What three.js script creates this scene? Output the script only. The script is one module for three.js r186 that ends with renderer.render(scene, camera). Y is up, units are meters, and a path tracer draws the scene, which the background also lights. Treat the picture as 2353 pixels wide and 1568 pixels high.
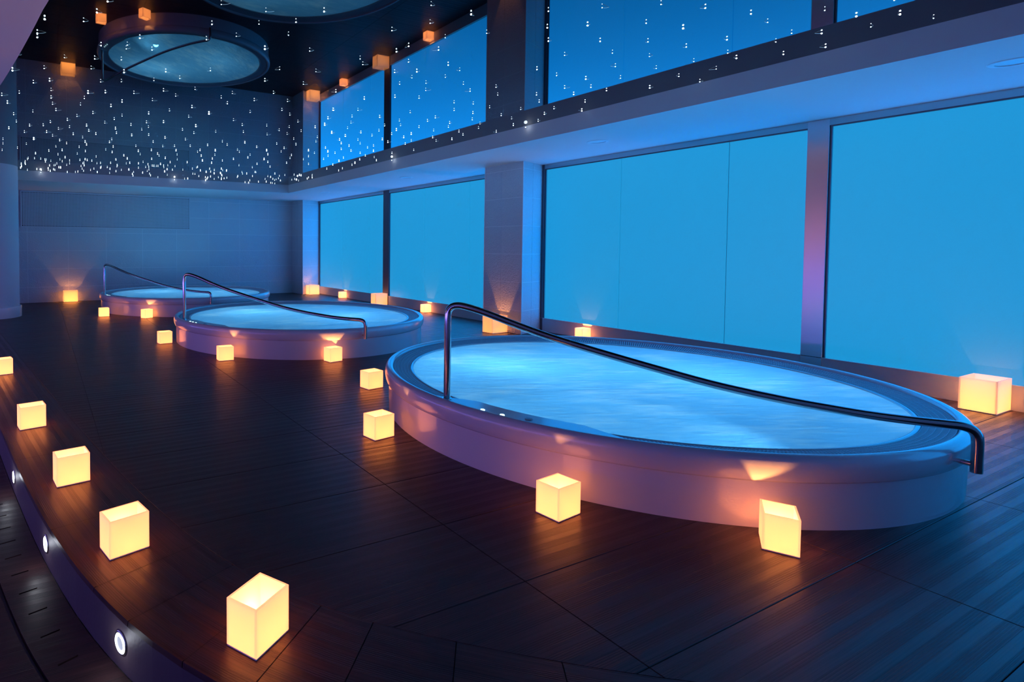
import * as THREE from 'three';
import { mergeGeometries } from 'three/addons/utils/BufferGeometryUtils.js';
import { RoundedBoxGeometry } from 'three/addons/geometries/RoundedBoxGeometry.js';
import { RectAreaLightUniformsLib } from 'three/addons/lights/RectAreaLightUniformsLib.js';
import { Brush, Evaluator, SUBTRACTION } from 'three-bvh-csg';

// ---------------------------------------------------------------- camera, lights, exposure
// World: x runs towards the window wall, -z runs into the room, the floor of the raised deck is y = 0. Metres.
RectAreaLightUniformsLib.init();
const scene = new THREE.Scene();
scene.background = new THREE.Color(0x000000);
const FRAME_W = 2353, FRAME_H = 1568;
const FOCAL = 1279.995, PX = 709.921, PY = 612.148, YAW = -0.44710, PITCH = -0.03421, ROLL = 0.00280, EYE = 1.3;
const fullW = 2 * (FRAME_W - PX), fullH = 2 * (FRAME_H - PY);
const camera = new THREE.PerspectiveCamera(2 * Math.atan(fullH / 2 / FOCAL) * 180 / Math.PI, fullW / fullH, 0.05, 60);
camera.rotation.order = 'YXZ';
camera.rotation.set(PITCH, YAW, ROLL);
camera.position.set(0, EYE, 0);
camera.setViewOffset(fullW, fullH, fullW / 2 - PX, fullH / 2 - PY, FRAME_W, FRAME_H);
camera.updateMatrixWorld(true);
scene.add(camera);
const renderer = new THREE.WebGLRenderer({ antialias: true });
renderer.toneMapping = THREE.LinearToneMapping;
renderer.toneMappingExposure = 1.0;
renderer.shadowMap.enabled = true;

// strengths of the lights the room has
const PANEL_GLOW = [0.010, 0.285, 0.62];                 // what the eye sees of a backlit pane ...
const PANEL_LIGHT = new THREE.Color().setRGB(0.0, 0.42, 1.65); // ... plus the light it sends into the room
const PANEL_POWER = 1.0;
const POOL_LIGHT = new THREE.Color().setRGB(0.33, 0.76, 1.0);
const POOL_POWER = 2.8;
const CANDLE = new THREE.Color().setRGB(1.0, 0.37, 0.095);
const CANDLE_SMALL = 1.0, CANDLE_LARGE = 0.62;
const WAX_SMALL = [2.7, 0.70, 0.33], WAX_LARGE = [0.42, 0.14, 0.085];   // the glow of their walls
const SCONCE = new THREE.Color().setRGB(1.0, 0.36, 0.26);
const SCONCE_POWER = 0.10;
const COVE = new THREE.Color().setRGB(0.23, 0.17, 1.0), COVE_POWER = 9;
const STEP_POWER = 0.014;

// ---------------------------------------------------------------- measures
const WALL_X = 7.034, EDGE_X = 5.31, BACK_Z = -14.363, BACK_TURN = 0.0314, EDGE_Z = -12.2;
const SOFFIT = 2.587, CEILING = 2.778, SILL = 0.208, GLASS_TOP = 2.507, STEP = -0.2;
const PIER_X = 6.45;
const LEFT_X = -3.0, FRONT_Z = 2.6;
const backZ = (x) => (BACK_Z - x * Math.sin(BACK_TURN)) / Math.cos(BACK_TURN);
const TUBS = [[4.008, -2.823], [3.386, -7.389], [2.827, -11.978]];

// a pixel gives a direction; the distance comes from the level surface it lies on
const toWorld = new THREE.Matrix4().makeRotationFromEuler(camera.rotation);
function onLevel(px, py, y) {
  const d = new THREE.Vector3((px - PX) / FOCAL, -(py - PY) / FOCAL, -1).applyMatrix4(toWorld);
  return d.multiplyScalar((y - EYE) / d.y).add(camera.position);
}

// ---------------------------------------------------------------- helpers
let seed = 7;
const rnd = () => { seed = (seed * 1664525 + 1013904223) >>> 0; return seed / 4294967296; };
const taken = {};
const numbered = (n) => { const k = taken[n] = (taken[n] ?? -1) + 1; return k ? `${n}_${String(k).padStart(3, '0')}` : n; };
function put(name, geo, mat, parent) {
  const m = new THREE.Mesh(geo, mat);
  m.name = parent ? name : numbered(name);
  m.castShadow = m.receiveShadow = true;
  (parent ?? scene).add(m);
  return m;
}
function group(name, pos = [0, 0, 0], turn = 0) {
  const g = new THREE.Group();
  g.name = numbered(name); g.position.set(...pos); g.rotation.y = turn; scene.add(g);
  return g;
}
function tag(o, label, category, grp) { o.userData = { ...o.userData, label, category }; if (grp) o.userData.group = grp; return o; }
function structure(o, label, category) { o.userData = { kind: 'structure', label, category }; return o; }
// texture coordinates in metres, by the way each face points
function metric(g0) {
  const g = g0.index ? g0.toNonIndexed() : g0, p = g.attributes.position, n = g.attributes.normal, uv = new Float32Array(p.count * 2);
  for (let i = 0; i < p.count; i += 3) {
    let ax = 0, ay = 0, az = 0;
    for (let k = 0; k < 3; k++) { ax += Math.abs(n.getX(i + k)); ay += Math.abs(n.getY(i + k)); az += Math.abs(n.getZ(i + k)); }
    for (let k = i; k < i + 3; k++) {
      const x = p.getX(k), y = p.getY(k), z = p.getZ(k);
      uv.set(ay >= ax && ay >= az ? [x, z] : ax >= az ? [z, y] : [x, y], k * 2);
    }
  }
  g.setAttribute('uv', new THREE.BufferAttribute(uv, 2));
  return g;
}
const box = (x0, x1, y0, y1, z0, z1) => metric(new THREE.BoxGeometry(x1 - x0, y1 - y0, Math.abs(z1 - z0)).translate((x0 + x1) / 2, (y0 + y1) / 2, (z0 + z1) / 2));
// a prism over a polygon given in x, z
function prism(poly, y0, y1, bevel = 0) {
  const s = new THREE.Shape(poly.map(([x, z]) => new THREE.Vector2(x, -z)));
  const g = new THREE.ExtrudeGeometry(s, { depth: y1 - y0 - 2 * bevel, bevelEnabled: bevel > 0, bevelSize: bevel, bevelOffset: -bevel, bevelThickness: bevel, bevelSegments: 1 });
  g.rotateX(-Math.PI / 2).translate(0, y0 + bevel, 0);
  return metric(g);
}
const lathe = (pts, n = 128) => new THREE.LatheGeometry(pts.map(([r, y]) => new THREE.Vector2(r, y)), n);

// ---------------------------------------------------------------- textures
function noiseField(w, h, cells, s0) {            // tiling value noise
  const [cx, cy] = cells, g = new Float32Array(cx * cy);
  let s = s0 >>> 0; for (let i = 0; i < g.length; i++) { s = (s * 1664525 + 1013904223) >>> 0; g[i] = s / 4294967296; }
  const out = new Float32Array(w * h), f = (t) => t * t * (3 - 2 * t);
  for (let y = 0; y < h; y++) for (let x = 0; x < w; x++) {
    const u = x / w * cx, v = y / h * cy, x0 = Math.floor(u), y0 = Math.floor(v), a = f(u - x0), b = f(v - y0);
    const q = (i, j) => g[((j + cy) % cy) * cx + ((i + cx) % cx)];
    out[y * w + x] = (q(x0, y0) * (1 - a) + q(x0 + 1, y0) * a) * (1 - b) + (q(x0, y0 + 1) * (1 - a) + q(x0 + 1, y0 + 1) * a) * b;
  }
  return out;
}
function texture(w, h, fn, srgb, repeat) {
  const d = new Uint8Array(w * h * 4);
  for (let y = 0; y < h; y++) for (let x = 0; x < w; x++) {
    const c = fn(x, y), i = (y * w + x) * 4, [r, g, b] = Array.isArray(c) ? c : [c, c, c];
    d[i] = Math.max(0, Math.min(255, r * 255)); d[i + 1] = Math.max(0, Math.min(255, g * 255)); d[i + 2] = Math.max(0, Math.min(255, b * 255)); d[i + 3] = 255;
  }
  const t = new THREE.DataTexture(d, w, h, THREE.RGBAFormat);
  t.wrapS = t.wrapT = THREE.RepeatWrapping; t.magFilter = THREE.LinearFilter; t.minFilter = THREE.LinearMipmapLinearFilter; t.generateMipmaps = true;
  if (srgb) t.colorSpace = THREE.SRGBColorSpace;
  if (repeat) t.repeat.set(...repeat);
  t.needsUpdate = true;
  return t;
}
// deck tile: bands of fine ribs between smooth bands, running along the tile
const TILE_L = 1.345, TILE_W = 0.492;
const FW = 256, FH = 2048;
const fa = noiseField(FW, FH, [6, 220], 11), fb = noiseField(FW, FH, [40, 900], 5), fc = noiseField(FW, FH, [14, 20], 23);
const bands = [[0, .055], [.145, .215], [.30, .352], [.42, .50], [.60, .655], [.74, .80], [.895, .955]];   // the smooth ones
const smoothBand = (v) => bands.some(([a, b]) => v > a && v < b);
const ribHeight = (y) => { const v = y / FH; if (smoothBand(v)) return 0.85; const t = (v * TILE_W / 0.0082) % 1; return t < 0.62 ? 0.85 : 0.1; };
const ribBump = texture(FW, FH, (x, y) => ribHeight(y) * 0.86 + fb[y * FW + x] * 0.05 + fc[y * FW + x] * 0.015, false, [1 / TILE_L, 1 / TILE_W]);
const ribColor = texture(FW, FH, (x, y) => {
  const k = (smoothBand(y / FH) ? 1 : 0.9) * (0.78 + 0.3 * fa[y * FW + x] + 0.12 * (fb[y * FW + x] - 0.5) + 0.12 * (fc[y * FW + x] - 0.5));
  return [k, k * 0.97, k * 0.95];
}, true, [1 / TILE_L, 1 / TILE_W]);
const ribRough = texture(FW, FH, (x, y) => (smoothBand(y / FH) ? 0.6 : 0.70) + 0.08 * (fc[y * FW + x] - 0.5) + 0.1 * (fb[y * FW + x] - 0.5), false, [1 / TILE_L, 1 / TILE_W]);
// hammered relief of the wall tiles
const ha = noiseField(512, 512, [64, 64], 3), hb = noiseField(512, 512, [29, 31], 9), hc = noiseField(512, 512, [128, 128], 4);
const hammered = texture(512, 512, (x, y) => { const i = y * 512 + x; return Math.min(1, Math.abs(ha[i] - 0.5) * 1.5 + hb[i] * 0.3 + hc[i] * 0.15); }, false, [1 / 0.9, 1 / 0.9]);
// plaster, and the long-exposure streaks of bubbling water
const plasterBump = texture(256, 256, (x, y) => hc[(y * 2) * 512 + x * 2] * 0.6 + ha[y * 512 + x] * 0.4, false, [1.2, 1.2]);
const wa = noiseField(512, 512, [7, 22], 31), wb = noiseField(512, 512, [16, 60], 17), wc = noiseField(512, 512, [4, 5], 47), wd = noiseField(512, 512, [40, 130], 53);
const waterBump = texture(512, 512, (x, y) => { const i = y * 512 + x; return wa[i] * 0.5 + wb[i] * 0.35 + wd[i] * 0.15; }, false, [1 / 1.9, 1 / 1.9]);
const waterColor = texture(512, 512, (x, y) => {
  const i = y * 512 + x, foam = Math.max(0, wa[i] * 0.45 + wb[i] * 0.35 + wd[i] * 0.2 + (wc[i] - 0.5) * 0.55 - 0.42) * 2.2;
  return [0.60 + 0.28 * foam, 0.84 + 0.11 * foam, 0.95 + 0.04 * foam];
}, true, [1 / 1.9, 1 / 1.9]);

// ---------------------------------------------------------------- materials
const std = (o) => new THREE.MeshStandardMaterial(o);
const phys = (o) => new THREE.MeshPhysicalMaterial(o);
const rgb = (r, g, b) => new THREE.Color().setRGB(r, g, b);
const M = {
  tile: [0, 1, 2, 3].map((k) => phys({ color: rgb(...[[.080, .035, .032], [.071, .032, .031], [.087, .038, .032], [.074, .036, .036]][k]), map: ribColor, bumpMap: ribBump, bumpScale: 0.0016, roughness: 0.62, roughnessMap: ribRough, specularIntensity: 0.7 })),
  grout: std({ color: rgb(.055, .04, .038), roughness: 0.9 }),
  concrete: std({ color: rgb(.24, .23, .22), roughness: 0.9 }),
  riser: std({ color: rgb(.10, .07, .075), roughness: 0.5, bumpMap: plasterBump, bumpScale: 0.0006 }),
  wallTile: [0, 1, 2].map((k) => std({ color: rgb(...[[.64, .64, .66], [.62, .625, .65], [.66, .65, .66]][k]), roughness: 0.46, bumpMap: hammered, bumpScale: 0.006 })),
  wallGrout: std({ color: rgb(.88, .87, .87), roughness: 0.8 }),
  plaster: std({ color: rgb(.66, .65, .67), roughness: 0.75, bumpMap: plasterBump, bumpScale: 0.0005 }),
  mirror: phys({ color: rgb(.002, .002, .004), roughness: 0.015, ior: 1.5, specularIntensity: 1 }),
  trim: std({ color: rgb(.85, .84, .84), roughness: 0.22 }),
  steel: std({ color: rgb(.62, .60, .61), metalness: 1, roughness: 0.26 }),
  polished: std({ color: rgb(.52, .49, .49), metalness: 1, roughness: 0.14 }),
  darkFrame: std({ color: rgb(.16, .14, .16), metalness: 0.6, roughness: 0.45 }),
  acrylic: phys({ color: rgb(.70, .68, .70), roughness: 0.22, clearcoat: 0.5, clearcoatRoughness: 0.12, bumpMap: plasterBump, bumpScale: 0.0004 }),
  basin: std({ color: rgb(.78, .86, .90), roughness: 0.4 }),
  grating: std({ color: rgb(.58, .61, .66), roughness: 0.45 }),
  channel: std({ color: rgb(.24, .27, .32), roughness: 0.7 }),
  water: phys({ color: rgb(1, 1, 1), map: waterColor, bumpMap: waterBump, bumpScale: 0.006, roughness: 0.85, transmission: 0.62, thickness: 0, ior: 1.33, clearcoat: 0.6, clearcoatRoughness: 0.3, side: THREE.DoubleSide }),
  pane: phys({ color: rgb(.05, .07, .08), roughness: 0.35, emissive: rgb(...PANEL_GLOW), emissiveIntensity: 1 }),
  seam: std({ color: rgb(.15, .13, .2), roughness: 0.6 }),
  wax: [WAX_SMALL, WAX_LARGE].map((e) => phys({ color: rgb(.96, .90, .72), roughness: 1, transmission: 0.72, thickness: 0, ior: 1.3, specularIntensity: 0.4, emissive: rgb(...e), emissiveIntensity: 1 })),
  waxBase: std({ color: rgb(.9, .8, .7), roughness: 0.7 }),
  candle: std({ color: rgb(1, .9, .7), emissive: rgb(1, .55, .18), emissiveIntensity: 6 }),
  grille: std({ color: rgb(.66, .64, .66), roughness: 0.5 }),
  black: std({ color: rgb(.008, .008, .01), roughness: 0.9 }),
  starTip: std({ color: rgb(1, 1, 1), emissive: rgb(.72, .9, 1), emissiveIntensity: 9 }),
  fibre: std({ color: rgb(.6, .7, .75), roughness: 0.3, emissive: rgb(.35, .6, .72), emissiveIntensity: 0.5 }),
  button: std({ color: rgb(.8, .95, 1), emissive: rgb(.55, .93, 1), emissiveIntensity: 4 }),
  led: std({ color: rgb(1, 1, 1), emissive: rgb(.9, .95, 1), emissiveIntensity: 3 }),
  ledCore: std({ color: rgb(.2, .21, .24), emissive: rgb(.6, .66, .8), emissiveIntensity: 0.3, roughness: 0.3 }),
  downlight: std({ color: rgb(.62, .62, .66), roughness: 0.4 }),
  downlightLens: std({ color: rgb(.5, .52, .56), roughness: 0.3 }),
  poolLamp: std({ color: rgb(.9, .95, 1), emissive: rgb(.5, .85, 1), emissiveIntensity: 3 }),
  shade: std({ color: rgb(1, .8, .7), emissive: rgb(1, .32, .12), emissiveIntensity: 5 }),
  cove: std({ color: rgb(.6, .5, 1), emissive: rgb(.42, .20, 1), emissiveIntensity: 1.5 }),
};

// ---------------------------------------------------------------- the curved edge of the raised deck
const innerPts = [[-0.90, -11.6], [-0.67, -10.1], [-0.445, -8.634], [-0.178, -6.898], [-0.043, -6.022], [0.192, -4.511], [0.357, -3.514], [0.458, -2.981], [0.558, -2.555], [0.615, -2.36], [0.715, -2.09], [0.835, -1.86], [1.008, -1.62], [1.217, -1.405], [1.458, -1.19], [1.70, -1.0], [2.2, -0.66], [2.8, -0.34], [3.5, -0.05], [4.3, 0.2], [5.2, 0.4], [6.2, 0.5], [7.034, 0.52]];
const spline = new THREE.CatmullRomCurve3(innerPts.map(([x, z]) => new THREE.Vector3(x, 0, z)), false, 'centripetal');
const CURVE_N = 420;
const curve = spline.getSpacedPoints(CURVE_N).map((p, i) => {
  const t = spline.getTangentAt(i / CURVE_N), nx = -t.z, nz = t.x;   // towards the lower floor
  const s = nx * -1 + nz * 1 > 0 ? 1 : -1;
  return { x: p.x, z: p.z, nx: nx * s, nz: nz * s };
});
const off = (i, d) => { const c = curve[Math.max(0, Math.min(CURVE_N, i))]; return [c.x + c.nx * d, c.z + c.nz * d]; };
const BORDER = 0.47;
const nearest = (x, z) => { let b = 0, e = 1e9; curve.forEach((c, i) => { const q = (c.x - x) ** 2 + (c.z - z) ** 2; if (q < e) { e = q; b = i; } }); return b; };
// a strip between two offsets of the curve, from sample i0 to i1
function strip(i0, i1, d0, d1, y0, y1, bevel = 0) {
  const n = Math.max(1, Math.round((i1 - i0) / 4)), a = [], b = [];
  for (let k = 0; k <= n; k++) { const i = Math.round(i0 + (i1 - i0) * k / n); a.push(off(i, d0)); b.push(off(i, d1)); }
  const poly = [...a, ...b.reverse()];
  return prism(poly, y0, y1, bevel);
}
function clipHalf(poly, px, pz, nx, nz) {           // keeps the side the normal points away from
  const out = [], side = ([x, z]) => (x - px) * nx + (z - pz) * nz;
  poly.forEach((p, i) => {
    const q = poly[(i + 1) % poly.length], a = side(p), b = side(q);
    if (a <= 0) out.push(p);
    if ((a < 0 && b > 0) || (a > 0 && b < 0)) { const t = a / (a - b); out.push([p[0] + (q[0] - p[0]) * t, p[1] + (q[1] - p[1]) * t]); }
  });
  return out;
}
const area = (p) => Math.abs(p.reduce((s, a, i) => { const b = p[(i + 1) % p.length]; return s + a[0] * b[1] - b[0] * a[1]; }, 0) / 2);

// ---------------------------------------------------------------- floor
const floor = structure(group('floor'), 'dark ribbed wood-look deck tiles round the spa tubs', 'floor');
const csg = new Evaluator(); csg.attributes = ['position', 'normal', 'uv']; csg.useGroups = false;
const holes = TUBS.map(([x, z]) => { const b = new Brush(new THREE.CylinderGeometry(1.66, 1.66, 2, 64)); b.position.set(x, 0, z); b.updateMatrixWorld(true); return b; });
function withoutTubs(geo, pts) {
  let g = geo;
  TUBS.forEach(([x, z], k) => {
    const d = pts.map(([a, b]) => Math.hypot(a - x, b - z));
    const lo = Math.min(...pts.map((p) => p[0])), hi = Math.max(...pts.map((p) => p[0])), zl = Math.min(...pts.map((p) => p[1])), zh = Math.max(...pts.map((p) => p[1]));
    const near = Math.hypot(x - Math.max(lo, Math.min(hi, x)), z - Math.max(zl, Math.min(zh, z)));
    if (g === null || near > 1.66) return;
    if (Math.max(...d) < 1.655) { g = null; return; }
    const b = new Brush(g); b.updateMatrixWorld(true);
    g = csg.evaluate(b, holes[k], SUBTRACTION).geometry;
    if (!g.attributes.position.count) g = null;
  });
  return g;
}
const GAP = 0.0016;
const X0 = 1.683 - 2 * TILE_L, Z0 = -1.553;
for (let r = -27; r <= 5; r++) for (let c = 0; c < 6; c++) {
  const x0 = X0 + c * TILE_L, z1 = Z0 + r * TILE_W;
  let poly = [[x0 + GAP, z1 - TILE_W + GAP], [x0 + TILE_L - GAP, z1 - TILE_W + GAP], [x0 + TILE_L - GAP, z1 - GAP], [x0 + GAP, z1 - GAP]];
  poly = clipHalf(poly, WALL_X - 0.001, 0, 1, 0);
  for (let i = 0; i < CURVE_N && poly.length > 2; i += 6) { const q = curve[i]; poly = clipHalf(poly, q.x - q.nx * GAP, q.z - q.nz * GAP, q.nx, q.nz); }
  const bz = backZ(x0 + 0.6); poly = poly.length > 2 ? clipHalf(poly, x0, bz + 0.03, 0, -1) : poly;
  if (poly.length < 3 || area(poly) < 0.0004) continue;
  const cx = x0, cz = z1, geo = prism(poly.map(([x, z]) => [x - cx, z - cz]), -0.018, 0, 0.0012).translate(cx, 0, cz);
  const g = withoutTubs(geo, poly);
  if (g) put('floor_tile', g, M.tile[Math.floor(rnd() * 4)], floor);
}
// border course along the edge
const jointsAt = [[-1.15, -11.6], [-0.9, -10.4], [-0.65, -9.2], [-0.42, -8.0], [-0.16, -6.75], [0.05, -5.5], [0.19, -4.5], [0.32, -3.87], [0.49, -2.87], [0.615, -2.37], [0.69, -2.16], [0.79, -1.95], [0.90, -1.77], [1.02, -1.62], [1.23, -1.41], [1.47, -1.19]].map(([x, z]) => nearest(x, z));
while (jointsAt[jointsAt.length - 1] < CURVE_N) jointsAt.push(Math.min(CURVE_N, jointsAt[jointsAt.length - 1] + 10));
for (let k = 0; k + 1 < jointsAt.length; k++) {
  const [i0, i1] = [jointsAt[k], jointsAt[k + 1]];
  if (i1 - i0 < 1) continue;
  // ribs follow the edge: texture runs along the course
  const n = Math.max(2, Math.round((i1 - i0) / 3)), pos = [], uv = [], idx = [];
  for (let j = 0; j <= n; j++) {
    const i = Math.round(i0 + (i1 - i0) * j / n), t = j / n, along = (i0 + (i1 - i0) * t) * spline.getLength() / CURVE_N;
    const e = (d, y) => { const [x, z] = off(i, d); pos.push(x, y, z); uv.push(along, (BORDER - d) / BORDER * TILE_W * 0.96 + 0.01); };
    e(GAP, -0.018); e(GAP, 0); e(BORDER, 0); e(BORDER + 0.002, -0.02);
  }
  for (let j = 0; j < n; j++) for (let q = 0; q < 3; q++) { const a = j * 4 + q, b = a + 4; idx.push(a, a + 1, b, a + 1, b + 1, b); }
  const g = new THREE.BufferGeometry();
  g.setAttribute('position', new THREE.Float32BufferAttribute(pos, 3)); g.setAttribute('uv', new THREE.Float32BufferAttribute(uv, 2));
  // joint: draw the two ends in by a hair
  for (let j of [0, n]) for (let q = 0; q < 4; q++) {
    const v = j * 4 + q, o = (j === 0 ? 1 : n - 1) * 4 + q, P = g.attributes.position, dx = P.getX(o) - P.getX(v), dz = P.getZ(o) - P.getZ(v), L = Math.hypot(dx, dz);
    P.setX(v, P.getX(v) + dx / L * GAP); P.setZ(v, P.getZ(v) + dz / L * GAP);
  }
  g.setIndex(idx); const flat = g.toNonIndexed(); flat.computeVertexNormals();
  if (flat.attributes.normal.getY(6) < 0) { for (let t = 0; t < idx.length; t += 3) [idx[t + 1], idx[t + 2]] = [idx[t + 2], idx[t + 1]]; g.setIndex(idx); }
  const done = g.toNonIndexed(); done.computeVertexNormals();
  put('border_tile', done, M.tile[k % 4], floor);
}
// what the tiles lie on
{
  const outline = [...curve.filter((_, i) => i % 6 === 0).map((c, k) => off(k * 6, BORDER - 0.012)), [WALL_X + 0.05, 1.05], [WALL_X + 0.05, -14.7], [-1.6, -14.7], [-1.6, -11.6]];
  const s = new THREE.Shape(outline.map(([x, z]) => new THREE.Vector2(x, -z)));
  for (const [x, z] of TUBS) { const h = new THREE.Path(); h.absarc(x, -z, 1.66, 0, Math.PI * 2, true); s.holes.push(h); }
  const g = new THREE.ExtrudeGeometry(s, { depth: 0.19, bevelEnabled: false, curveSegments: 48 }).rotateX(-Math.PI / 2).translate(0, STEP + 0.004, 0);
  put('screed', metric(g), M.grout, floor);
}
// riser, in panels
for (let k = 0; k + 1 < jointsAt.length; k++) {
  const i0 = jointsAt[k], i1 = jointsAt[k + 1]; if (i1 - i0 < 1) continue;
  put('riser_panel', strip(i0, i1, BORDER - 0.012, BORDER + 0.001, STEP, -0.0205, 0), M.riser, floor);
}
// lower floor with the slotted drain course
const lower = structure(group('lower_floor'), 'dark lower floor below the step with slotted drain covers', 'floor');
{
  const s = new THREE.Shape([[LEFT_X - 0.1, FRONT_Z + 0.1], [WALL_X + 0.1, FRONT_Z + 0.1], [WALL_X + 0.1, -14.8], [LEFT_X - 0.1, -14.8]].map(([x, z]) => new THREE.Vector2(x, -z)));
  for (const [x, z] of TUBS) { const h = new THREE.Path(); h.absarc(x, -z, 1.66, 0, Math.PI * 2, true); s.holes.push(h); }
  put('slab', metric(new THREE.ExtrudeGeometry(s, { depth: 0.09, bevelEnabled: false, curveSegments: 48 }).rotateX(-Math.PI / 2).translate(0, STEP - 0.12, 0)), M.concrete, lower);
}
const DRAIN = 0.2;
{
  const lo = nearest(-0.53, -8.63), hi = nearest(4.3, 0.2), per = 0.63 / (spline.getLength() / CURVE_N);
  for (let i = lo; i + per <= hi + per; i += per) {
    const i0 = Math.round(i), i1 = Math.round(i + per) - 0, n = 8, a = [], b = [];
    for (let k = 0; k <= n; k++) { const j = Math.round(i0 + (i1 - i0) * k / n); a.push(off(j, BORDER + 0.004)); b.push(off(j, BORDER + DRAIN)); }
    const toV = ([x, z]) => new THREE.Vector2(x, -z);
    const s = new THREE.Shape([...a, ...b.reverse()].map(toV));
    for (let k = 0; k < 4; k++) {
      const j = Math.round(i0 + (i1 - i0) * (k + 0.5) / 4), c = curve[Math.min(CURVE_N, j)], [mx, mz] = off(j, BORDER + 0.115), w = 0.036, t = 0.0045;
      const tx = c.nz, tz = -c.nx, rect = [[-w, -t], [w, -t], [w, t], [-w, t]].map(([u, v]) => [mx + c.nx * u + tx * v, mz + c.nz * u + tz * v]);
      s.holes.push(new THREE.Path(rect.map(toV)));
    }
    const g = metric(new THREE.ExtrudeGeometry(s, { depth: 0.02, bevelEnabled: false }).rotateX(-Math.PI / 2).translate(0, STEP - 0.02, 0));
    put('drain_cover', g, M.tile[Math.floor(rnd() * 4)], lower);
  }
  // a course of plain tiles along the drain, then square-set tiles further off
  const far = BORDER + DRAIN + 0.62;
  for (let i = lo; i + per <= hi + per; i += per) put('lower_tile', strip(Math.round(i) + 0.0, Math.round(i + per) - 0.35, BORDER + DRAIN + 0.016, far, STEP - 0.02, STEP - 0.001), M.tile[Math.floor(rnd() * 4)], lower);
  const reach = (p) => { const q = curve[nearest(p[0], p[1])]; return (p[0] - q.x) * q.nx + (p[1] - q.z) * q.nz; };
  for (let r = -18; r < 5; r++) for (let c = 0; c < 6; c++) {
    const x0 = LEFT_X + c * 1.345, z1 = r * 0.63 + 0.03;
    const poly = [[x0 + GAP, z1 - 0.63 + GAP], [x0 + 1.345 - GAP, z1 - 0.63 + GAP], [x0 + 1.345 - GAP, z1 - GAP], [x0 + GAP, z1 - GAP]];
    if (Math.min(...poly.map(reach)) < far - 0.25) continue;
    put('lower_tile', prism(poly, STEP - 0.024, STEP - 0.005, 0), M.tile[Math.floor(rnd() * 4)], lower);
  }
}

// ---------------------------------------------------------------- walls, pillars, windows
function tileFace(parent, a, b, y0, rows, cols, thick = 0.012, gap = 0.007) {
  // tiles on the vertical face from point a to point b (x, z), proud of it on the right-hand side seen from above
  const L = Math.hypot(b[0] - a[0], b[1] - a[1]), ux = (b[0] - a[0]) / L, uz = (b[1] - a[1]) / L;
  const xs = cols.map((t) => t * L);
  for (let i = 0; i + 1 < xs.length; i++) for (let k = 0; k + 1 < rows.length; k++) {
    const w = xs[i + 1] - xs[i] - gap, h = rows[k + 1] - rows[k] - gap; if (w < 0.01 || h < 0.01) continue;
    const g = metric(new THREE.BoxGeometry(w, h, thick).translate((xs[i] + xs[i + 1]) / 2, y0 + (rows[k] + rows[k + 1]) / 2, thick / 2 - 0.008));
    const m = put('wall_tile', g, M.wallTile[Math.floor(rnd() * 3)], parent);
    m.position.set(a[0], 0, a[1]); m.rotation.y = Math.atan2(-uz, ux);
  }
}
const ROWS = [0, 0.35, 0.777, 1.204, 1.631, 2.058, 2.485, SOFFIT];
{
  const w = structure(group('wall_back', [0, 0, 0], BACK_TURN), 'tiled back wall with a hammered relief', 'wall');
  put('backing', box(LEFT_X - 0.3, WALL_X + 0.8, STEP - 0.1, CEILING + 0.1, BACK_Z - 0.012, BACK_Z - 0.2), M.wallGrout, w);
  const toLocal = (x) => x * Math.cos(BACK_TURN) - backZ(x) * Math.sin(BACK_TURN);
  const xs = []; for (let k = -2; k < 9; k++) xs.push(toLocal(-0.296) + 0.861 * k);
  const lo = toLocal(-1.9), hi = toLocal(6.62), cut = [lo, ...xs.filter((x) => x > lo + 0.05 && x < hi - 0.05), hi];
  tileFace(w, [lo, BACK_Z - 0.012], [hi, BACK_Z - 0.012], 0, ROWS, cut.map((x) => (x - lo) / (hi - lo)));
}
// pillars between the windows
function pillar(front0, front1, side, label, cols) {
  const g = structure(group('pillar'), label, 'pillar');
  const t = 0.012;
  put('core', prism([[PIER_X + t, front0], [PIER_X + t, front1 - t], [WALL_X + 0.1, side - t - 0.03], [WALL_X + 0.1, front0]], 0, SOFFIT), M.wallGrout, g);
  tileFace(g, [PIER_X + t, front0], [PIER_X + t, front1 - t], 0, ROWS, cols);
  tileFace(g, [PIER_X + t, front1 - t], [WALL_X, side - t], 0, ROWS, [0, 0.5, 1]);
  put('corner_trim', new THREE.CylinderGeometry(0.008, 0.008, SOFFIT, 10).translate(PIER_X + 0.003, SOFFIT / 2, front1 - 0.003), M.trim, g);
  if (front0 > -14) put('corner_trim', new THREE.CylinderGeometry(0.008, 0.008, SOFFIT, 10).translate(PIER_X + 0.003, SOFFIT / 2, front0 + 0.004), M.trim, g);
  return g;
}
pillar(-6.905, -6.11, -6.275, 'tiled pillar between the two pairs of backlit windows', [0, 0.47, 1]);
pillar(-14.6, -13.85, -14.03, 'tiled pillar in the back corner beside the windows', [0, 0.55, 1]);

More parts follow.
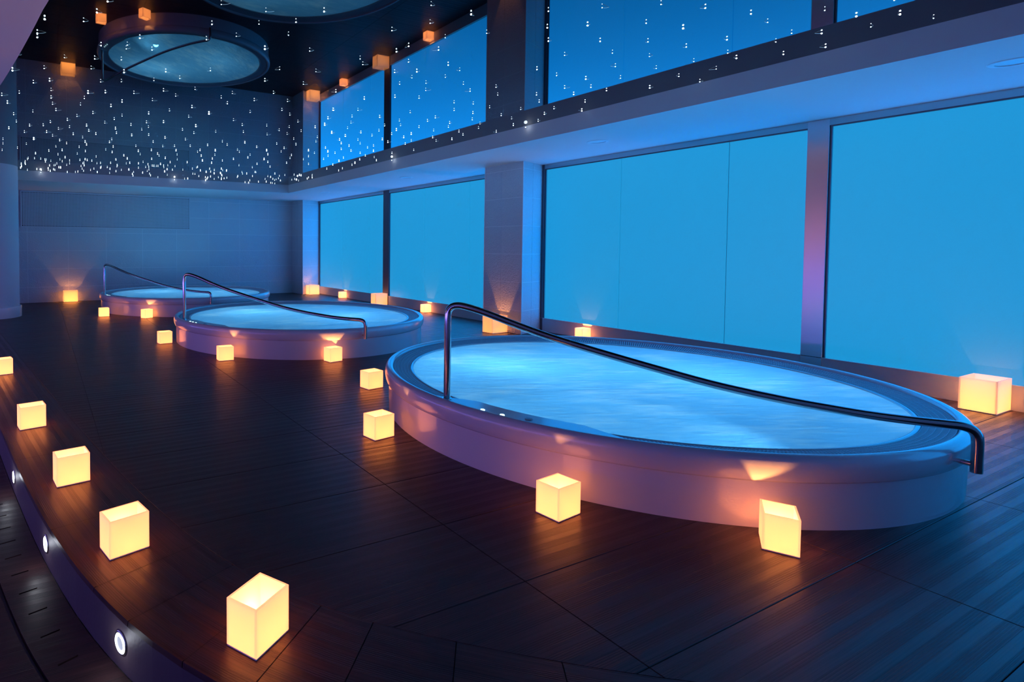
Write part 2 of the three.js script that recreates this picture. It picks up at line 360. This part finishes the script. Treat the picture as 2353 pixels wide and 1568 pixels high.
{
  const w = structure(group('wall_right'), 'window wall above a painted plinth', 'wall');
  put('wall_slab', box(WALL_X + 0.10, WALL_X + 0.3, STEP - 0.1, CEILING + 0.1, FRONT_Z, -14.9), M.plaster, w);
  const b = structure(group('baseboard_right'), 'pale painted plinth below the backlit windows', 'plinth');
  put('plinth_face', box(WALL_X, WALL_X + 0.11, 0, SILL - 0.006, FRONT_Z, -14.05), M.plaster, b);
  put('sill_strip', box(WALL_X - 0.004, WALL_X + 0.11, SILL - 0.006, SILL, FRONT_Z, -14.05), M.trim, b);
}
const bays = [[-14.0, -10.755, [-12.70, -11.39]], [-10.52, -6.87, [-9.27, -7.94]], [-6.235, -2.955, [-4.995, -3.687]], [-2.776, FRONT_Z - 0.3, [-1.47, -0.16, 1.15]]];
bays.forEach(([z0, z1, seams], k) => {
  const g = structure(group(`window_${k + 1}`), ['backlit frosted blue window beside the back corner pillar', 'backlit frosted blue window left of the middle pillar', 'backlit frosted blue window between middle pillar and steel post', 'backlit frosted blue window beyond the wide steel post'][k], 'window');
  const cuts = [z0, ...seams, z1];
  for (let i = 0; i + 1 < cuts.length; i++) put('glass_pane', box(WALL_X + 0.03, WALL_X + 0.045, SILL + 0.001, GLASS_TOP, cuts[i] + (i ? 0.006 : 0), cuts[i + 1] - 0.006), M.pane, g);
  put('seam_backing', box(WALL_X + 0.046, WALL_X + 0.05, SILL, GLASS_TOP, z0, z1), M.seam, g);
  put('head_rail', box(WALL_X - 0.002, WALL_X + 0.09, GLASS_TOP + 0.012, SOFFIT, z0 - 0.02, z1 + 0.02), M.polished, g);
  put('glazing_bead', box(WALL_X + 0.008, WALL_X + 0.06, GLASS_TOP, GLASS_TOP + 0.012, z0, z1), M.darkFrame, g);
  put('jamb_bead', box(WALL_X + 0.012, WALL_X + 0.06, SILL, GLASS_TOP, z0, z0 + 0.014), M.darkFrame, g);
  // the light behind the frosted panes, as it leaves them
  const L = new THREE.RectAreaLight(PANEL_LIGHT, PANEL_POWER, z1 - z0 - 0.03, GLASS_TOP - SILL - 0.02);
  L.position.set(WALL_X + 0.026, (SILL + GLASS_TOP) / 2, (z0 + z1) / 2); L.lookAt(0, (SILL + GLASS_TOP) / 2, (z0 + z1) / 2);
  scene.add(L);
});
function post(name, z0, z1, mat, label, front = WALL_X - 0.004) {
  const m = put(name, metric(new RoundedBoxGeometry(0.1, SOFFIT, z1 - z0, 2, 0.004).translate(front + 0.05, SOFFIT / 2, (z0 + z1) / 2)), mat);
  structure(m, label, 'window frame');
}
post('trim_1', -2.955, -2.778, M.steel, 'wide brushed steel window post');
post('trim_2', -10.755, -10.52, M.darkFrame, 'dark window post left of the middle pillar');
post('trim_3', -6.29, -6.235, M.darkFrame, 'slim dark window jamb right of the middle pillar');
post('trim_4', -14.06, -14.0, M.darkFrame, 'slim dark window jamb beside the back corner pillar');

// round column by the back wall, and the walls out of view
{
  const c = structure(group('pillar', [-0.885, 0, -11.76]), 'pale round column with a skirting left of the ventilation grille', 'column');
  put('shaft', lathe([[0.5, 0], [0.5, CEILING]], 64), M.plaster, c);
  put('skirting', lathe([[0.49, 0], [0.535, 0], [0.535, 0.19], [0.525, 0.2], [0.49, 0.2]], 64), M.trim, c);
  const l = structure(group('wall_left'), 'plain plastered side wall beyond the lower floor', 'wall');
  put('wall_slab', box(LEFT_X - 0.2, LEFT_X, STEP - 0.1, CEILING + 0.1, FRONT_Z + 0.2, -14.8), M.plaster, l);
  const f = structure(group('wall_front'), 'plain plastered end wall opposite the tiled wall', 'wall');
  put('wall_slab', box(LEFT_X - 0.2, WALL_X + 0.3, STEP - 0.1, CEILING + 0.1, FRONT_Z, FRONT_Z + 0.2), M.plaster, f);
  const r = structure(group('trim_5'), 'raised floor edge beyond the round column', 'step');
  put('upstand', box(LEFT_X, -1.55, STEP - 0.02, 0, -11.6, -14.7), M.riser, r);
}

// ---------------------------------------------------------------- ceiling
const ceiling = structure(group('ceiling'), 'black mirror-gloss stretch ceiling dotted with star lights inside pale bulkheads', 'ceiling');
put('mirror_sheet', box(LEFT_X - 0.1, WALL_X + 0.2, CEILING, CEILING + 0.03, FRONT_Z + 0.1, -14.8), M.mirror, ceiling);
put('roof_slab', box(LEFT_X - 0.3, WALL_X + 0.4, CEILING + 0.03, CEILING + 0.2, FRONT_Z + 0.3, -15.0), M.black, ceiling);
put('window_bulkhead', box(EDGE_X, WALL_X + 0.12, SOFFIT, CEILING - 0.0005, FRONT_Z, -14.75), M.plaster, ceiling);
put('back_bulkhead', box(LEFT_X, EDGE_X, SOFFIT, CEILING - 0.0005, EDGE_Z, -14.75), M.plaster, ceiling);
{
  const e = [[7.0, 1.2], [3.4, 0.5], [1.8, -0.5], [1.0, -1.3], [0.52, -1.9], [0.22, -2.55], [0.049, -3.253], [-0.034, -3.75], [-0.134, -4.33], [-0.286, -5.138], [-0.62, -6.8], [-0.95, -8.7], [-1.3, -10.3], [-1.7, -12.3]];
  const sp = new THREE.CatmullRomCurve3(e.map(([x, z]) => new THREE.Vector3(x, 0, z)), false, 'centripetal').getSpacedPoints(80).map((p) => [p.x, p.z]);
  put('step_bulkhead', prism([...sp, [LEFT_X, -12.3], [LEFT_X, FRONT_Z], [EDGE_X, FRONT_Z], [EDGE_X, 1.2]].filter(([x]) => x <= EDGE_X), SOFFIT, CEILING - 0.0005), M.plaster, ceiling);
}

// ---------------------------------------------------------------- ventilation grille
{
  const x0 = -0.43, x1 = 3.5, g = group('ventilation_grille', [0, 0, 0], BACK_TURN);
  const toLocal = (x) => x * Math.cos(BACK_TURN) - backZ(x) * Math.sin(BACK_TURN);
  const a = toLocal(x0), b = toLocal(x1), y0 = 1.738, y1 = 2.58, z = BACK_Z + 0.001;
  tag(g, 'long perforated metal ventilation grille high on the tiled back wall', 'grille');
  const nx = 122, ny = 26, bars = [], f = 0.03, iw = (b - a - 2 * f) / nx, ih = (y1 - y0 - 2 * f) / ny;
  for (let i = 1; i < nx; i++) bars.push(new THREE.BoxGeometry(iw * 0.56, y1 - y0 - 2 * f, 0.003).translate(a + f + i * iw, (y0 + y1) / 2, z + 0.0225));
  for (let i = 1; i < ny; i++) bars.push(new THREE.BoxGeometry(b - a - 2 * f, ih * 0.56, 0.003).translate((a + b) / 2, y0 + f + i * ih, z + 0.0232));
  const p = put('perforated_sheet', metric(mergeGeometries(bars)), M.grille, g); p.userData.kind = 'stuff';
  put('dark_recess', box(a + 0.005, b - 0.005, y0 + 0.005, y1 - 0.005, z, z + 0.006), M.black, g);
  for (const [u0, u1, v0, v1] of [[a, b, y0, y0 + f], [a, b, y1 - f, y1], [a, a + f, y0 + f, y1 - f], [b - f, b, y0 + f, y1 - f]]) put('frame_bar', box(u0, u1, v0, v1, z, z + 0.026), M.grille, g);
}

// ---------------------------------------------------------------- spa tubs
const RW = 1.56, WATER = 0.305;
function gratingGeometry() {
  const parts = [], n = 560, r0 = 1.584, r1 = 1.712, y0 = 0.311, y1 = 0.331, slope = Math.atan2(y1 - y0, r1 - r0), len = Math.hypot(r1 - r0, y1 - y0);
  const bar = new THREE.BoxGeometry(len, 0.010, 0.0100).rotateZ(slope).translate((r0 + r1) / 2, (y0 + y1) / 2 - 0.005, 0);
  for (let i = 0; i < n; i++) parts.push(bar.clone().rotateY(i / n * Math.PI * 2));
  const all = [mergeGeometries(parts)];
  for (let k = 0; k <= 5; k++) {
    const r = r0 + (r1 - r0) * k / 5, y = y0 + (y1 - y0) * k / 5 - 0.0012;
    all.push(new THREE.LatheGeometry([[r - 0.0024, y - 0.012], [r - 0.0024, y + 0.002], [r + 0.0024, y + 0.002], [r + 0.0024, y - 0.012]].map((q) => new THREE.Vector2(...q)), 128));
  }
  return mergeGeometries(all.map((g) => { const q = g.index ? g.toNonIndexed() : g; return metric(q); }));
}
const G = {
  skirt: lathe([[1.752, 0], [1.754, 0.11], [1.752, 0.2215]], 160),
  rim: lathe([[1.744, 0.2225], [1.764, 0.2235], [1.774, 0.235], [1.782, 0.262], [1.786, 0.292], [1.783, 0.320], [1.774, 0.338], [1.760, 0.349], [1.745, 0.352], [1.731, 0.349], [1.721, 0.341], [1.7155, 0.328], [1.715, 0.27]], 160),
  lip: lathe([[1.581, 0.27], [1.581, 0.306], [1.578, 0.312], [1.570, 0.315], [1.560, 0.312], [1.555, 0.304], [1.552, 0.27]], 160),
  channel: lathe([[1.72, 0.29], [1.712, 0.268], [1.58, 0.268]], 96),
  basin: lathe([[1.556, 0.300], [1.545, 0.18], [1.52, -0.02], [1.48, -0.09], [1.40, -0.115], [1.15, -0.12], [1.11, -0.14], [1.09, -0.2], [1.06, -0.48], [1.0, -0.55], [0.9, -0.57], [0.001, -0.57]], 96),
  grating: gratingGeometry(),
};
{ // skirt and rim get texture coordinates in metres
  for (const k of ['skirt', 'rim', 'lip', 'basin']) { const uv = G[k].attributes.uv; for (let i = 0; i < uv.count; i++) uv.setXY(i, uv.getX(i) * 11, uv.getY(i) * 0.4); }
}
const waterGeo = (() => {
  const g = new THREE.RingGeometry(0.0005, RW - 0.003, 128, 24).rotateX(-Math.PI / 2), uv = g.attributes.uv, p = g.attributes.position;
  for (let i = 0; i < p.count; i++) uv.setXY(i, p.getX(i) * 0.93 + p.getZ(i) * 0.36, p.getZ(i) * 0.93 - p.getX(i) * 0.36);
  return g;
})();
function sector(r0, r1, a0, a1, y0, y1) {
  const s = new THREE.Shape(), n = 24, P = (r, a) => [r * Math.cos(a), -r * Math.sin(a)];
  const pts = []; for (let i = 0; i <= n; i++) pts.push(P(r1, a0 + (a1 - a0) * i / n)); for (let i = n; i >= 0; i--) pts.push(P(r0(i / n), a0 + (a1 - a0) * i / n));
  s.setFromPoints(pts.map((q) => new THREE.Vector2(...q)));
  return metric(new THREE.ExtrudeGeometry(s, { depth: y1 - y0 - 0.004, bevelEnabled: true, bevelSize: 0.004, bevelThickness: 0.002, bevelSegments: 2, bevelOffset: -0.004 }).rotateX(-Math.PI / 2).translate(0, y0 + 0.002, 0));
}
const RAIL = (() => {
  const a = [-1.690, 0.03], b = [0.02, 1.842], at = (s, h) => new THREE.Vector3(a[0] + (b[0] - a[0]) * s, h, a[1] + (b[1] - a[1]) * s);
  const pts = [[0, .335], [0, .5], [0, .7], [0, .86], [.0025, .905], [.011, .928], [.026, .936], [.045, .929], [.084, .902], [.162, .832], [.237, .770], [.319, .713], [.452, .628], [.575, .555], [.69, .506], [.766, .482], [.835, .464], [.90, .455], [.95, .452], [.972, .449], [.986, .436], [.993, .41], [.995, .37], [.995, .30], [.995, .232]];
  const c = new THREE.CatmullRomCurve3(pts.map(([s, h]) => at(s, h)), false, 'centripetal');
  return { tube: new THREE.TubeGeometry(c, 220, 0.0215, 16), at };
})();
function hotTub(k, label) {
  const t = tag(group('hot_tub', [TUBS[k][0], 0, TUBS[k][1]]), label, 'hot tub', 'round spa tubs on the deck');
  put('skirt', G.skirt, M.acrylic, t);
  put('rim', G.rim, M.acrylic, t);
  put('inner_lip', G.lip, M.acrylic, t);
  put('overflow_channel', G.channel, M.channel, t);
  put('basin', G.basin, M.basin, t);
  put('overflow_grating', G.grating, M.grating, t).userData.kind = 'stuff';
  const w = put('water', waterGeo, M.water, t); w.position.y = WATER; w.rotation.y = [0, 0.5, 1.1][k]; w.userData.label = 'milky bubbling water lit from below';
  // control ledge with lit buttons beside the rail post
  const rad = Math.PI / 180, a0 = 142 * rad, a1 = 183 * rad;
  const ledge = put('control_ledge', sector((u) => 1.716 - 0.155 * Math.min(1, Math.sin(Math.PI * Math.min(1, Math.max(0, u))) * 1.6), 1.722, a0, a1, 0.312, 0.337), M.acrylic, t);
  const spots = k ? [171, 168.3, 165.5] : [169.2, 164.8];
  for (const d of spots) {
    const b = put('button', new THREE.CylinderGeometry(0.011, 0.012, 0.004, 20).scale(1, 1, 1.15).translate(1.69 * Math.cos(d * rad), 0.339, 1.69 * Math.sin(d * rad)), M.button, ledge);
    b.name = 'button_light'; b.userData.label = 'lit cyan push button';
  }
  const dial = put('dial', new THREE.CylinderGeometry(0.02, 0.022, 0.006, 24).translate(1.655 * Math.cos(160 * rad), 0.339, 1.655 * Math.sin(160 * rad)), M.grating, ledge); dial.userData.label = 'flat round dial';
  // handrail
  const rail = put('handrail', RAIL.tube, M.polished, t); rail.userData.label = 'curved polished steel handrail';
  const base = RAIL.at(0, 0.336), foot = RAIL.at(0.995, 0.262), cap = RAIL.at(0.995, 0.232);
  put('flange', new THREE.CylinderGeometry(0.03, 0.031, 0.008, 24).translate(base.x, base.y + 0.003, base.z), M.polished, rail);
  put('end_cap', new THREE.CylinderGeometry(0.0212, 0.0212, 0.003, 20).translate(cap.x, cap.y - 0.0005, cap.z), M.polished, rail);
  put('bracket', new THREE.CylinderGeometry(0.013, 0.013, 0.09, 16).rotateX(Math.PI / 2).rotateY(Math.atan2(foot.x, foot.z)).translate(foot.x * (1.80 / 1.842), 0.268, foot.z * (1.80 / 1.842)), M.polished, rail);
  // underwater lamps
  for (const [x, y, z, p] of [[-0.50, -0.22, -0.72, 0.8], [0.70, -0.42, 0.35, 0.85]]) {
    const l = put('pool_light', new THREE.SphereGeometry(0.09, 24, 12).scale(1, 0.45, 1).translate(x, y - 0.02, z), M.poolLamp, t);
    l.userData.label = 'round underwater lamp';
    const L = new THREE.PointLight(POOL_LIGHT, POOL_POWER * p); L.position.set(x, y, z); L.shadow.radius = 3; L.castShadow = true; t.add(L);
  }
  return t;
}
hotTub(0, 'large round spa tub in front of the wide steel window post');
hotTub(1, 'round spa tub standing between the two other tubs');
hotTub(2, 'round spa tub closest to the tiled back wall');

// ---------------------------------------------------------------- cube lanterns
function lanternKit(w, h, d) {
  const t = 0.0075, r = (a, b, c) => new THREE.BoxGeometry(a, b, c);
  return {
    w, h, d,
    long: r(w, h - 0.006, t).translate(0, (h + 0.006) / 2, 0), short: r(t, h - 0.006, d - 2 * t).translate(0, (h + 0.006) / 2, 0),
    base: new RoundedBoxGeometry(w, 0.006, d, 1, 0.002).translate(0, 0.003, 0), t,
    bulb: new THREE.CapsuleGeometry(0.012, 0.016, 4, 12).translate(0, 0.030, 0), cup: new THREE.CylinderGeometry(0.02, 0.02, 0.012, 20).translate(0, 0.012, 0),
  };
}
const SMALL = lanternKit(0.17, 0.16, 0.125), LARGE = lanternKit(0.31, 0.262, 0.205);
function lantern(kit, x, z, deg, label) {      // x, z: middle of its base
  const o = tag(group('cube_lantern', [x, 0, z], deg * Math.PI / 180), label, 'lantern', 'glowing cube lanterns standing about the deck');
  const wax = M.wax[kit === SMALL ? 0 : 1];
  for (const s of [-1, 1]) {
    put('side_panel', kit.long, wax, o).position.z = s * (kit.d - kit.t) / 2;
    put('side_panel', kit.short, wax, o).position.x = s * (kit.w - kit.t) / 2;
  }
  put('base_plate', kit.base, M.waxBase, o);
  const c = put('candle_cup', kit.cup, M.waxBase, o);
  put('candle_light', kit.bulb, M.candle, c);
  const L = new THREE.PointLight(CANDLE, kit === SMALL ? CANDLE_SMALL : CANDLE_LARGE);
  L.position.set(0, kit === SMALL ? 0.036 : 0.036, 0); L.castShadow = true; L.shadow.radius = 0.6; o.add(L);
  return o;
}
const S = (x, z, deg, label) => lantern(SMALL, x, z, deg, label), B = (x, z, deg, label) => lantern(LARGE, x, z, deg, label);
// from the measured front corner of a lantern to the middle of its base
const mid = (kit, fx, fz, deg) => { const a = deg * Math.PI / 180, u = kit.w / 2, v = -kit.d / 2; return [fx + u * Math.cos(a) + v * Math.sin(a), fz - u * Math.sin(a) + v * Math.cos(a)]; };
const at = (f, kit, fx, fz, deg, label) => f(...mid(kit, fx, fz, deg), deg, label);
at(S, SMALL, 0.591, -1.606, 30, 'small glowing cube lantern on the step border at its bend');
at(S, SMALL, 0.238, -2.392, 13, 'second small cube lantern along the step border from its bend');
at(S, SMALL, 0.058, -3.247, 8, 'third small cube lantern along the step border from its bend');
at(S, SMALL, -0.154, -4.380, 10, 'fourth small cube lantern along the step border from its bend');
S(-0.375, -6.43, 12, 'fifth small cube lantern along the step border from its bend');
S(2.892, -1.270, 29, 'first small cube lantern along the steel-post tub from its handrail foot');
at(S, SMALL, 2.187, -1.823, 6, 'second small cube lantern along the steel-post tub from its handrail foot');
at(S, SMALL, 2.000, -3.137, 8, 'third small cube lantern along the steel-post tub from its handrail foot');
at(S, SMALL, 2.669, -4.299, 8, 'fourth small cube lantern along the steel-post tub from its handrail foot');
at(S, SMALL, 2.915, -5.512, 10, 'first small cube lantern along the middle tub from its handrail foot');
at(S, SMALL, 1.802, -6.106, -2, 'second small cube lantern along the middle tub from its handrail foot');
at(S, SMALL, 1.404, -7.519, 6, 'third small cube lantern along the middle tub from its handrail foot');
at(S, SMALL, 1.671, -10.33, 28, 'first small cube lantern along the far tub from its handrail foot');
S(1.030, -10.98, 4, 'second small cube lantern along the far tub from its handrail foot');
B(0.600, backZ(0.6) + 0.125, 1.8, 'large cube lantern against the tiled back wall below the ventilation grille');
at(B, LARGE, 6.57, -13.67, 2, 'large cube lantern beside the tiled pillar in the back corner');
at(S, SMALL, 6.855, -12.418, 0, 'small cube lantern against the plinth below the window nearest the back corner');
at(B, LARGE, 6.715, -10.546, 0, 'large cube lantern against the foot of the dark window post');
at(S, SMALL, 6.855, -8.98, 0, 'small cube lantern against the plinth between dark window post and middle pillar');
at(B, LARGE, 6.125, -6.355, 2, 'large cube lantern in front of the tiled pillar between the windows');
S(6.94, -5.44, 0, 'small cube lantern against the plinth between middle pillar and steel post');
at(B, LARGE, 6.717, -1.564, 0, 'large cube lantern against the plinth beyond the wide steel post');

// ---------------------------------------------------------------- ring lights in the riser
for (const [x, z, where] of [[0.213, -2.031, 'first and second'], [0.0, -2.876, 'second and third'], [-0.168, -3.796, 'third and fourth']]) {
  const c = curve[nearest(x, z)], [px, pz] = off(nearest(x, z), BORDER + 0.002);
  const o = tag(group('step_light', [px, -0.1, pz], Math.atan2(c.nx, c.nz)), `round white ring light in the riser between the ${where} border lanterns`, 'step light', 'ring lights along the step riser');
  put('bezel', new THREE.TorusGeometry(0.038, 0.0045, 10, 40), M.steel, o);
  put('ring_light', new THREE.TorusGeometry(0.029, 0.007, 10, 40), M.led, o);
  put('lens', new THREE.CylinderGeometry(0.024, 0.024, 0.006, 32).rotateX(Math.PI / 2), M.ledCore, o);
  const L = new THREE.PointLight(rgb(.85, .9, 1), STEP_POWER); L.position.set(0, 0, 0.05); L.castShadow = true; o.add(L);
}

// ---------------------------------------------------------------- recessed downlights in the window soffit
for (const [x, z, where] of [[5.99, -11.65, 'nearest the back corner pillar'], [6.05, -8.50, 'just left of the middle pillar'], [6.08, -4.61, 'between middle pillar and steel post'], [6.04, -1.40, 'beyond the wide steel post']]) {
  const o = tag(group('recessed_downlight', [x, SOFFIT, z]), `unlit round recessed downlight in the window soffit ${where}`, 'downlight', 'recessed downlights in the window soffit');
  put('trim_ring', lathe([[0.085, 0.01], [0.085, -0.004], [0.09, -0.007], [0.118, -0.005], [0.122, 0.0]], 48), M.downlight, o);
  put('lens', lathe([[0.0005, -0.002], [0.086, -0.002]], 48), M.downlightLens, o);
}

// ---------------------------------------------------------------- warm wall lamp on the side wall out of view, mirrored in the steel post
for (const z of [-6.95]) {
  const o = tag(group('wall_lamp', [LEFT_X, 1.55, z]), 'warm glowing wall lamp on the side wall beyond the step', 'wall lamp');
  put('back_plate', new RoundedBoxGeometry(0.03, 1.16, 0.34, 2, 0.01).translate(0.015, 0, 0), M.steel, o);
  put('lamp_shade', new RoundedBoxGeometry(0.09, 1.06, 0.28, 3, 0.03).translate(0.075, 0, 0), M.shade, o);
  const L = new THREE.PointLight(SCONCE, SCONCE_POWER); L.position.set(0.2, 0, 0); L.shadow.radius = 5; L.castShadow = true; o.add(L);
}

// violet LED band low along the side wall, out of view: it tints all that faces that way
{
  const o = tag(group('wall_washer_light', [LEFT_X + 0.02, 0.45, -5.0]), 'long violet LED light low on the side wall', 'wall light');
  put('housing', box(0, 0.05, -0.11, 0.11, 6.6, -6.6), M.steel, o);
  put('light_strip', box(0.05, 0.06, -0.09, 0.09, 6.5, -6.5), M.cove, o);
  const L = new THREE.RectAreaLight(COVE, COVE_POWER, 13, 0.18); L.position.set(0.075, 0, 0); L.rotation.set(0, Math.PI / 2 + Math.PI, 0); o.add(L);
}

// ---------------------------------------------------------------- fibre-optic stars in the ceiling
// where the photograph shows their tips, as [x, y] in three enlargements of it (offset and scale first)
const sheets = [
  [0, 0, 0.34, '727,10 655,85 302,130 565,145 252,225 252,253 1495,30 1797,78 2190,78 2000,150 1432,165 1750,163 1950,238 683,308 860,305 945,258 1395,268 1597,245 1790,332 2093,345 853,330 1027,338 118,370 435,390 640,398 820,405 84,477 298,463 616,465 838,490 1120,485 1422,478 1890,470 2135,485 1215,530 335,547 680,554 820,553 1040,545 1790,548 225,560 2050,570 345,612 1105,615 1318,605 130,630 595,630 712,627 905,632 1570,633 1848,632 2270,622 12,645 345,663 570,666 1187,650 1495,662 50,697 355,705 545,710 825,690 1030,680 1537,702 1718,680 1943,686 222,757 378,747 628,767 750,720 1297,727 1145,750 1005,770 1275,792 1412,770 1690,760 1905,747 1958,778 2250,745 92,775 520,787 455,813 772,808 825,785 110,825 340,828 708,832 990,830 1105,828 1578,815 1637,848 2013,825 2215,802 200,852 292,850 470,862 585,852 885,847 1003,862 1323,855 1803,852 2195,847 60,870 165,895 395,874 600,887 780,872 958,879 1233,880 1458,893 1645,895 1887,883 1955,862 2035,889 2130,863 315,895 495,910 648,908 787,902 890,918 1005,915 1310,902 1805,912 1940,908 2240,900 355,920 558,932 755,945 1115,934 1253,946 1985,942 2145,930 2335,922 228,942 403,952 20,943 740,964 1035,962 1503,960 1655,967 20,973 178,976 450,972 575,962 585,980 1403,985 1535,982 1870,975 2000,980 2135,960 2297,948 378,994 535,997 765,995 918,990 1100,992 1180,990 1285,990 1735,997 1920,1004 2200,1003 15,1018 118,1003 330,1022 420,1018 577,1026 715,1014 758,1032 935,1024 1023,1018 1190,1020 1197,1048 1352,1018 1335,1030 1455,1020 1605,1015 1617,1030 1802,1020 1900,1028 2085,1020 240,1040 392,1047 522,1042 650,1062 837,1054 948,1046 1065,1042 1075,1055 1360,1056 1452,1050 1690,1050 1810,1047 1970,1052 2125,1037 2215,1028 2265,1037 2305,1010 275,1076 405,1081 440,1067 540,1085 575,1080 783,1082 860,1075 1025,1077 1117,1071 1198,1081 1265,1100 1368,1088 1435,1076 1503,1089 1578,1078 1675,1068 1785,1079 1810,1098 1960,1072 2050,1080 2085,1060 2187,1078 2217,1057 2290,1090 307,1095 168,1105 335,1122 470,1108 560,1107 655,1107 725,1133 790,1128 877,1104 967,1098 1000,1114 1085,1112 1150,1100 1183,1127 1430,1104 1615,1121 1705,1134 1737,1111 1825,1130 1937,1104 2085,1112 2250,1116'],
  [700, 0, 0.34, '855,36 1125,97 848,157 590,207 950,255 1230,225 703,313 620,350 375,398 393,437 905,338 608,490 702,420 758,486 725,527 970,440 950,523 1048,477 820,563 642,570 818,612 1073,570 1118,617 610,658 773,664 1010,695 1140,703 713,762 507,793 883,797 1010,747 1137,767 640,818 648,850 830,820 980,834 1133,810 972,861 773,862 540,851 620,881 872,885 588,909 720,908 525,945 670,931 865,932 562,963 680,976 720,954 888,955 737,1017 590,1038 1043,892 1070,914 995,944 1175,868 1185,838 1305,643 1293,590 1250,729 1328,782 1295,893 1410,848 1398,804 1460,740 1570,470 1567,642 1585,690 1578,820 1620,773 1647,76 1640,188 1647,278 1912,173 2010,52 1997,280 1757,374 1703,511 1757,596 1900,535 1818,639 1935,590 1873,750 1685,735 1895,690 2080,359 2135,529 2100,450 2308,157 2320,283 2330,382 2332,595 2040,613 195,746 160,803 135,845 313,832 360,746 183,900 290,869 320,791 380,898 272,921 455,919 502,886 235,947 360,948 247,972 375,973 300,989 465,988 425,1001 140,1001 157,1027 248,1012 205,1037 313,1022 375,1038 465,1023 158,1057 128,1077 262,1069 410,1055 233,1092 372,1081 485,1087 340,1104 190,1116 320,1118 255,1141 470,1066 403,670 150,1144 230,1156'],
  [1500, 0, 0.36252, '52,28 333,51 622,88 728,142 192,180 212,298 470,252 475,337 530,370 880,211 780,266 260,390 22,434 165,485 298,519 402,438 828,345 1090,66 1070,212 1095,299 1290,104 1567,91 1382,171 1780,116 1530,2'],
];
const stars = [];
for (const [ox, oy, k, list] of sheets) for (const pair of list.split(' ')) { const [x, y] = pair.split(',').map(Number); stars.push(onLevel(ox + x * k, oy + y * k, CEILING - 0.011)); }
for (let i = 0; i < 150; i++) {                 // the crowded far end, too close together to read one by one
  const x = -0.4 + 5.6 * rnd(), z = -10.2 - 1.95 * rnd();
  stars.push(new THREE.Vector3(x, CEILING - 0.011, z));
}
const inside = stars.filter((p) => p.x > -1.6 && p.x < EDGE_X - 0.02 && p.z > EDGE_Z + 0.02 && p.z < -1);
inside.sort((a, b) => (a.x * a.x + a.z * a.z) - (b.x * b.x + b.z * b.z));
const tipGeo = new THREE.IcosahedronGeometry(1, 0);
const fibres = [0, 1, 2, 3].map((k) => {
  const L = [0.018, 0.035, 0.055, 0.03][k], c = new THREE.QuadraticBezierCurve3(new THREE.Vector3(-L, 0.0105, 0), new THREE.Vector3(-L * 0.5, 0.001, 0.004), new THREE.Vector3(0, 0, 0));
  return new THREE.TubeGeometry(c, 3, 0.0011, 3);
});
const rest = [];
inside.forEach((p, i) => {
  const d = Math.hypot(p.x, p.z), r = 0.0036 + 0.00034 * d, size = Math.min(0.0125, r * (0.7 + 0.7 * rnd() ** 2 + 0.9 * rnd() ** 8)), k = Math.floor(rnd() * 4), turn = Math.PI * (0.9 + 0.5 * rnd()) * (rnd() < 0.8 ? 1 : -0.4);
  if (i < 300) {
    const o = tag(group('star_light', [p.x, p.y, p.z], turn), 'tiny white fibre-optic star light poking out of the black mirror ceiling', 'star light', 'fibre-optic stars in the mirror ceiling');
    put('fibre', fibres[k], M.fibre, o);
    put('tip', tipGeo, M.starTip, o).scale.set(size * 0.8, size * 0.8, size * 0.8);
  } else {
    rest.push(new THREE.IcosahedronGeometry(size * 0.8, 0).translate(p.x, p.y, p.z));
  }
});
if (rest.length) {
  const g = mergeGeometries(rest.map((q) => { const n = q.index ? q.toNonIndexed() : q; return n; }));
  const o = put('far_star_light', g, M.starTip);
  o.userData = { kind: 'stuff', label: 'crowd of tiny star lights at the far end of the mirror ceiling', category: 'star lights' };
}
// a few stars close to the bulkheads throw a visible spot on them
for (const [x, z, where] of [[EDGE_X - 0.05, -4.96, 'window bulkhead between middle pillar and steel post'], [EDGE_X - 0.05, -7.8, 'window bulkhead left of the middle pillar'], [0.0, EDGE_Z + 0.06, 'back bulkhead above the column end of the grille'], [2.6, EDGE_Z + 0.06, 'back bulkhead above the window end of the grille']]) {
  const o = tag(group('star_light', [x, CEILING - 0.03, z]), `bright star light shining on the ${where}`, 'star light', 'bright stars beside the bulkheads');
  put('fibre', fibres[3], M.fibre, o);
  put('tip', tipGeo, M.starTip, o).scale.set(0.006, 0.006, 0.006);
  const L = new THREE.PointLight(rgb(.75, .88, 1), 0.004); L.castShadow = true; o.add(L);
}

scene.traverse((o) => { if (o.isMesh) { o.castShadow = true; o.receiveShadow = true; } });
renderer.render(scene, camera);
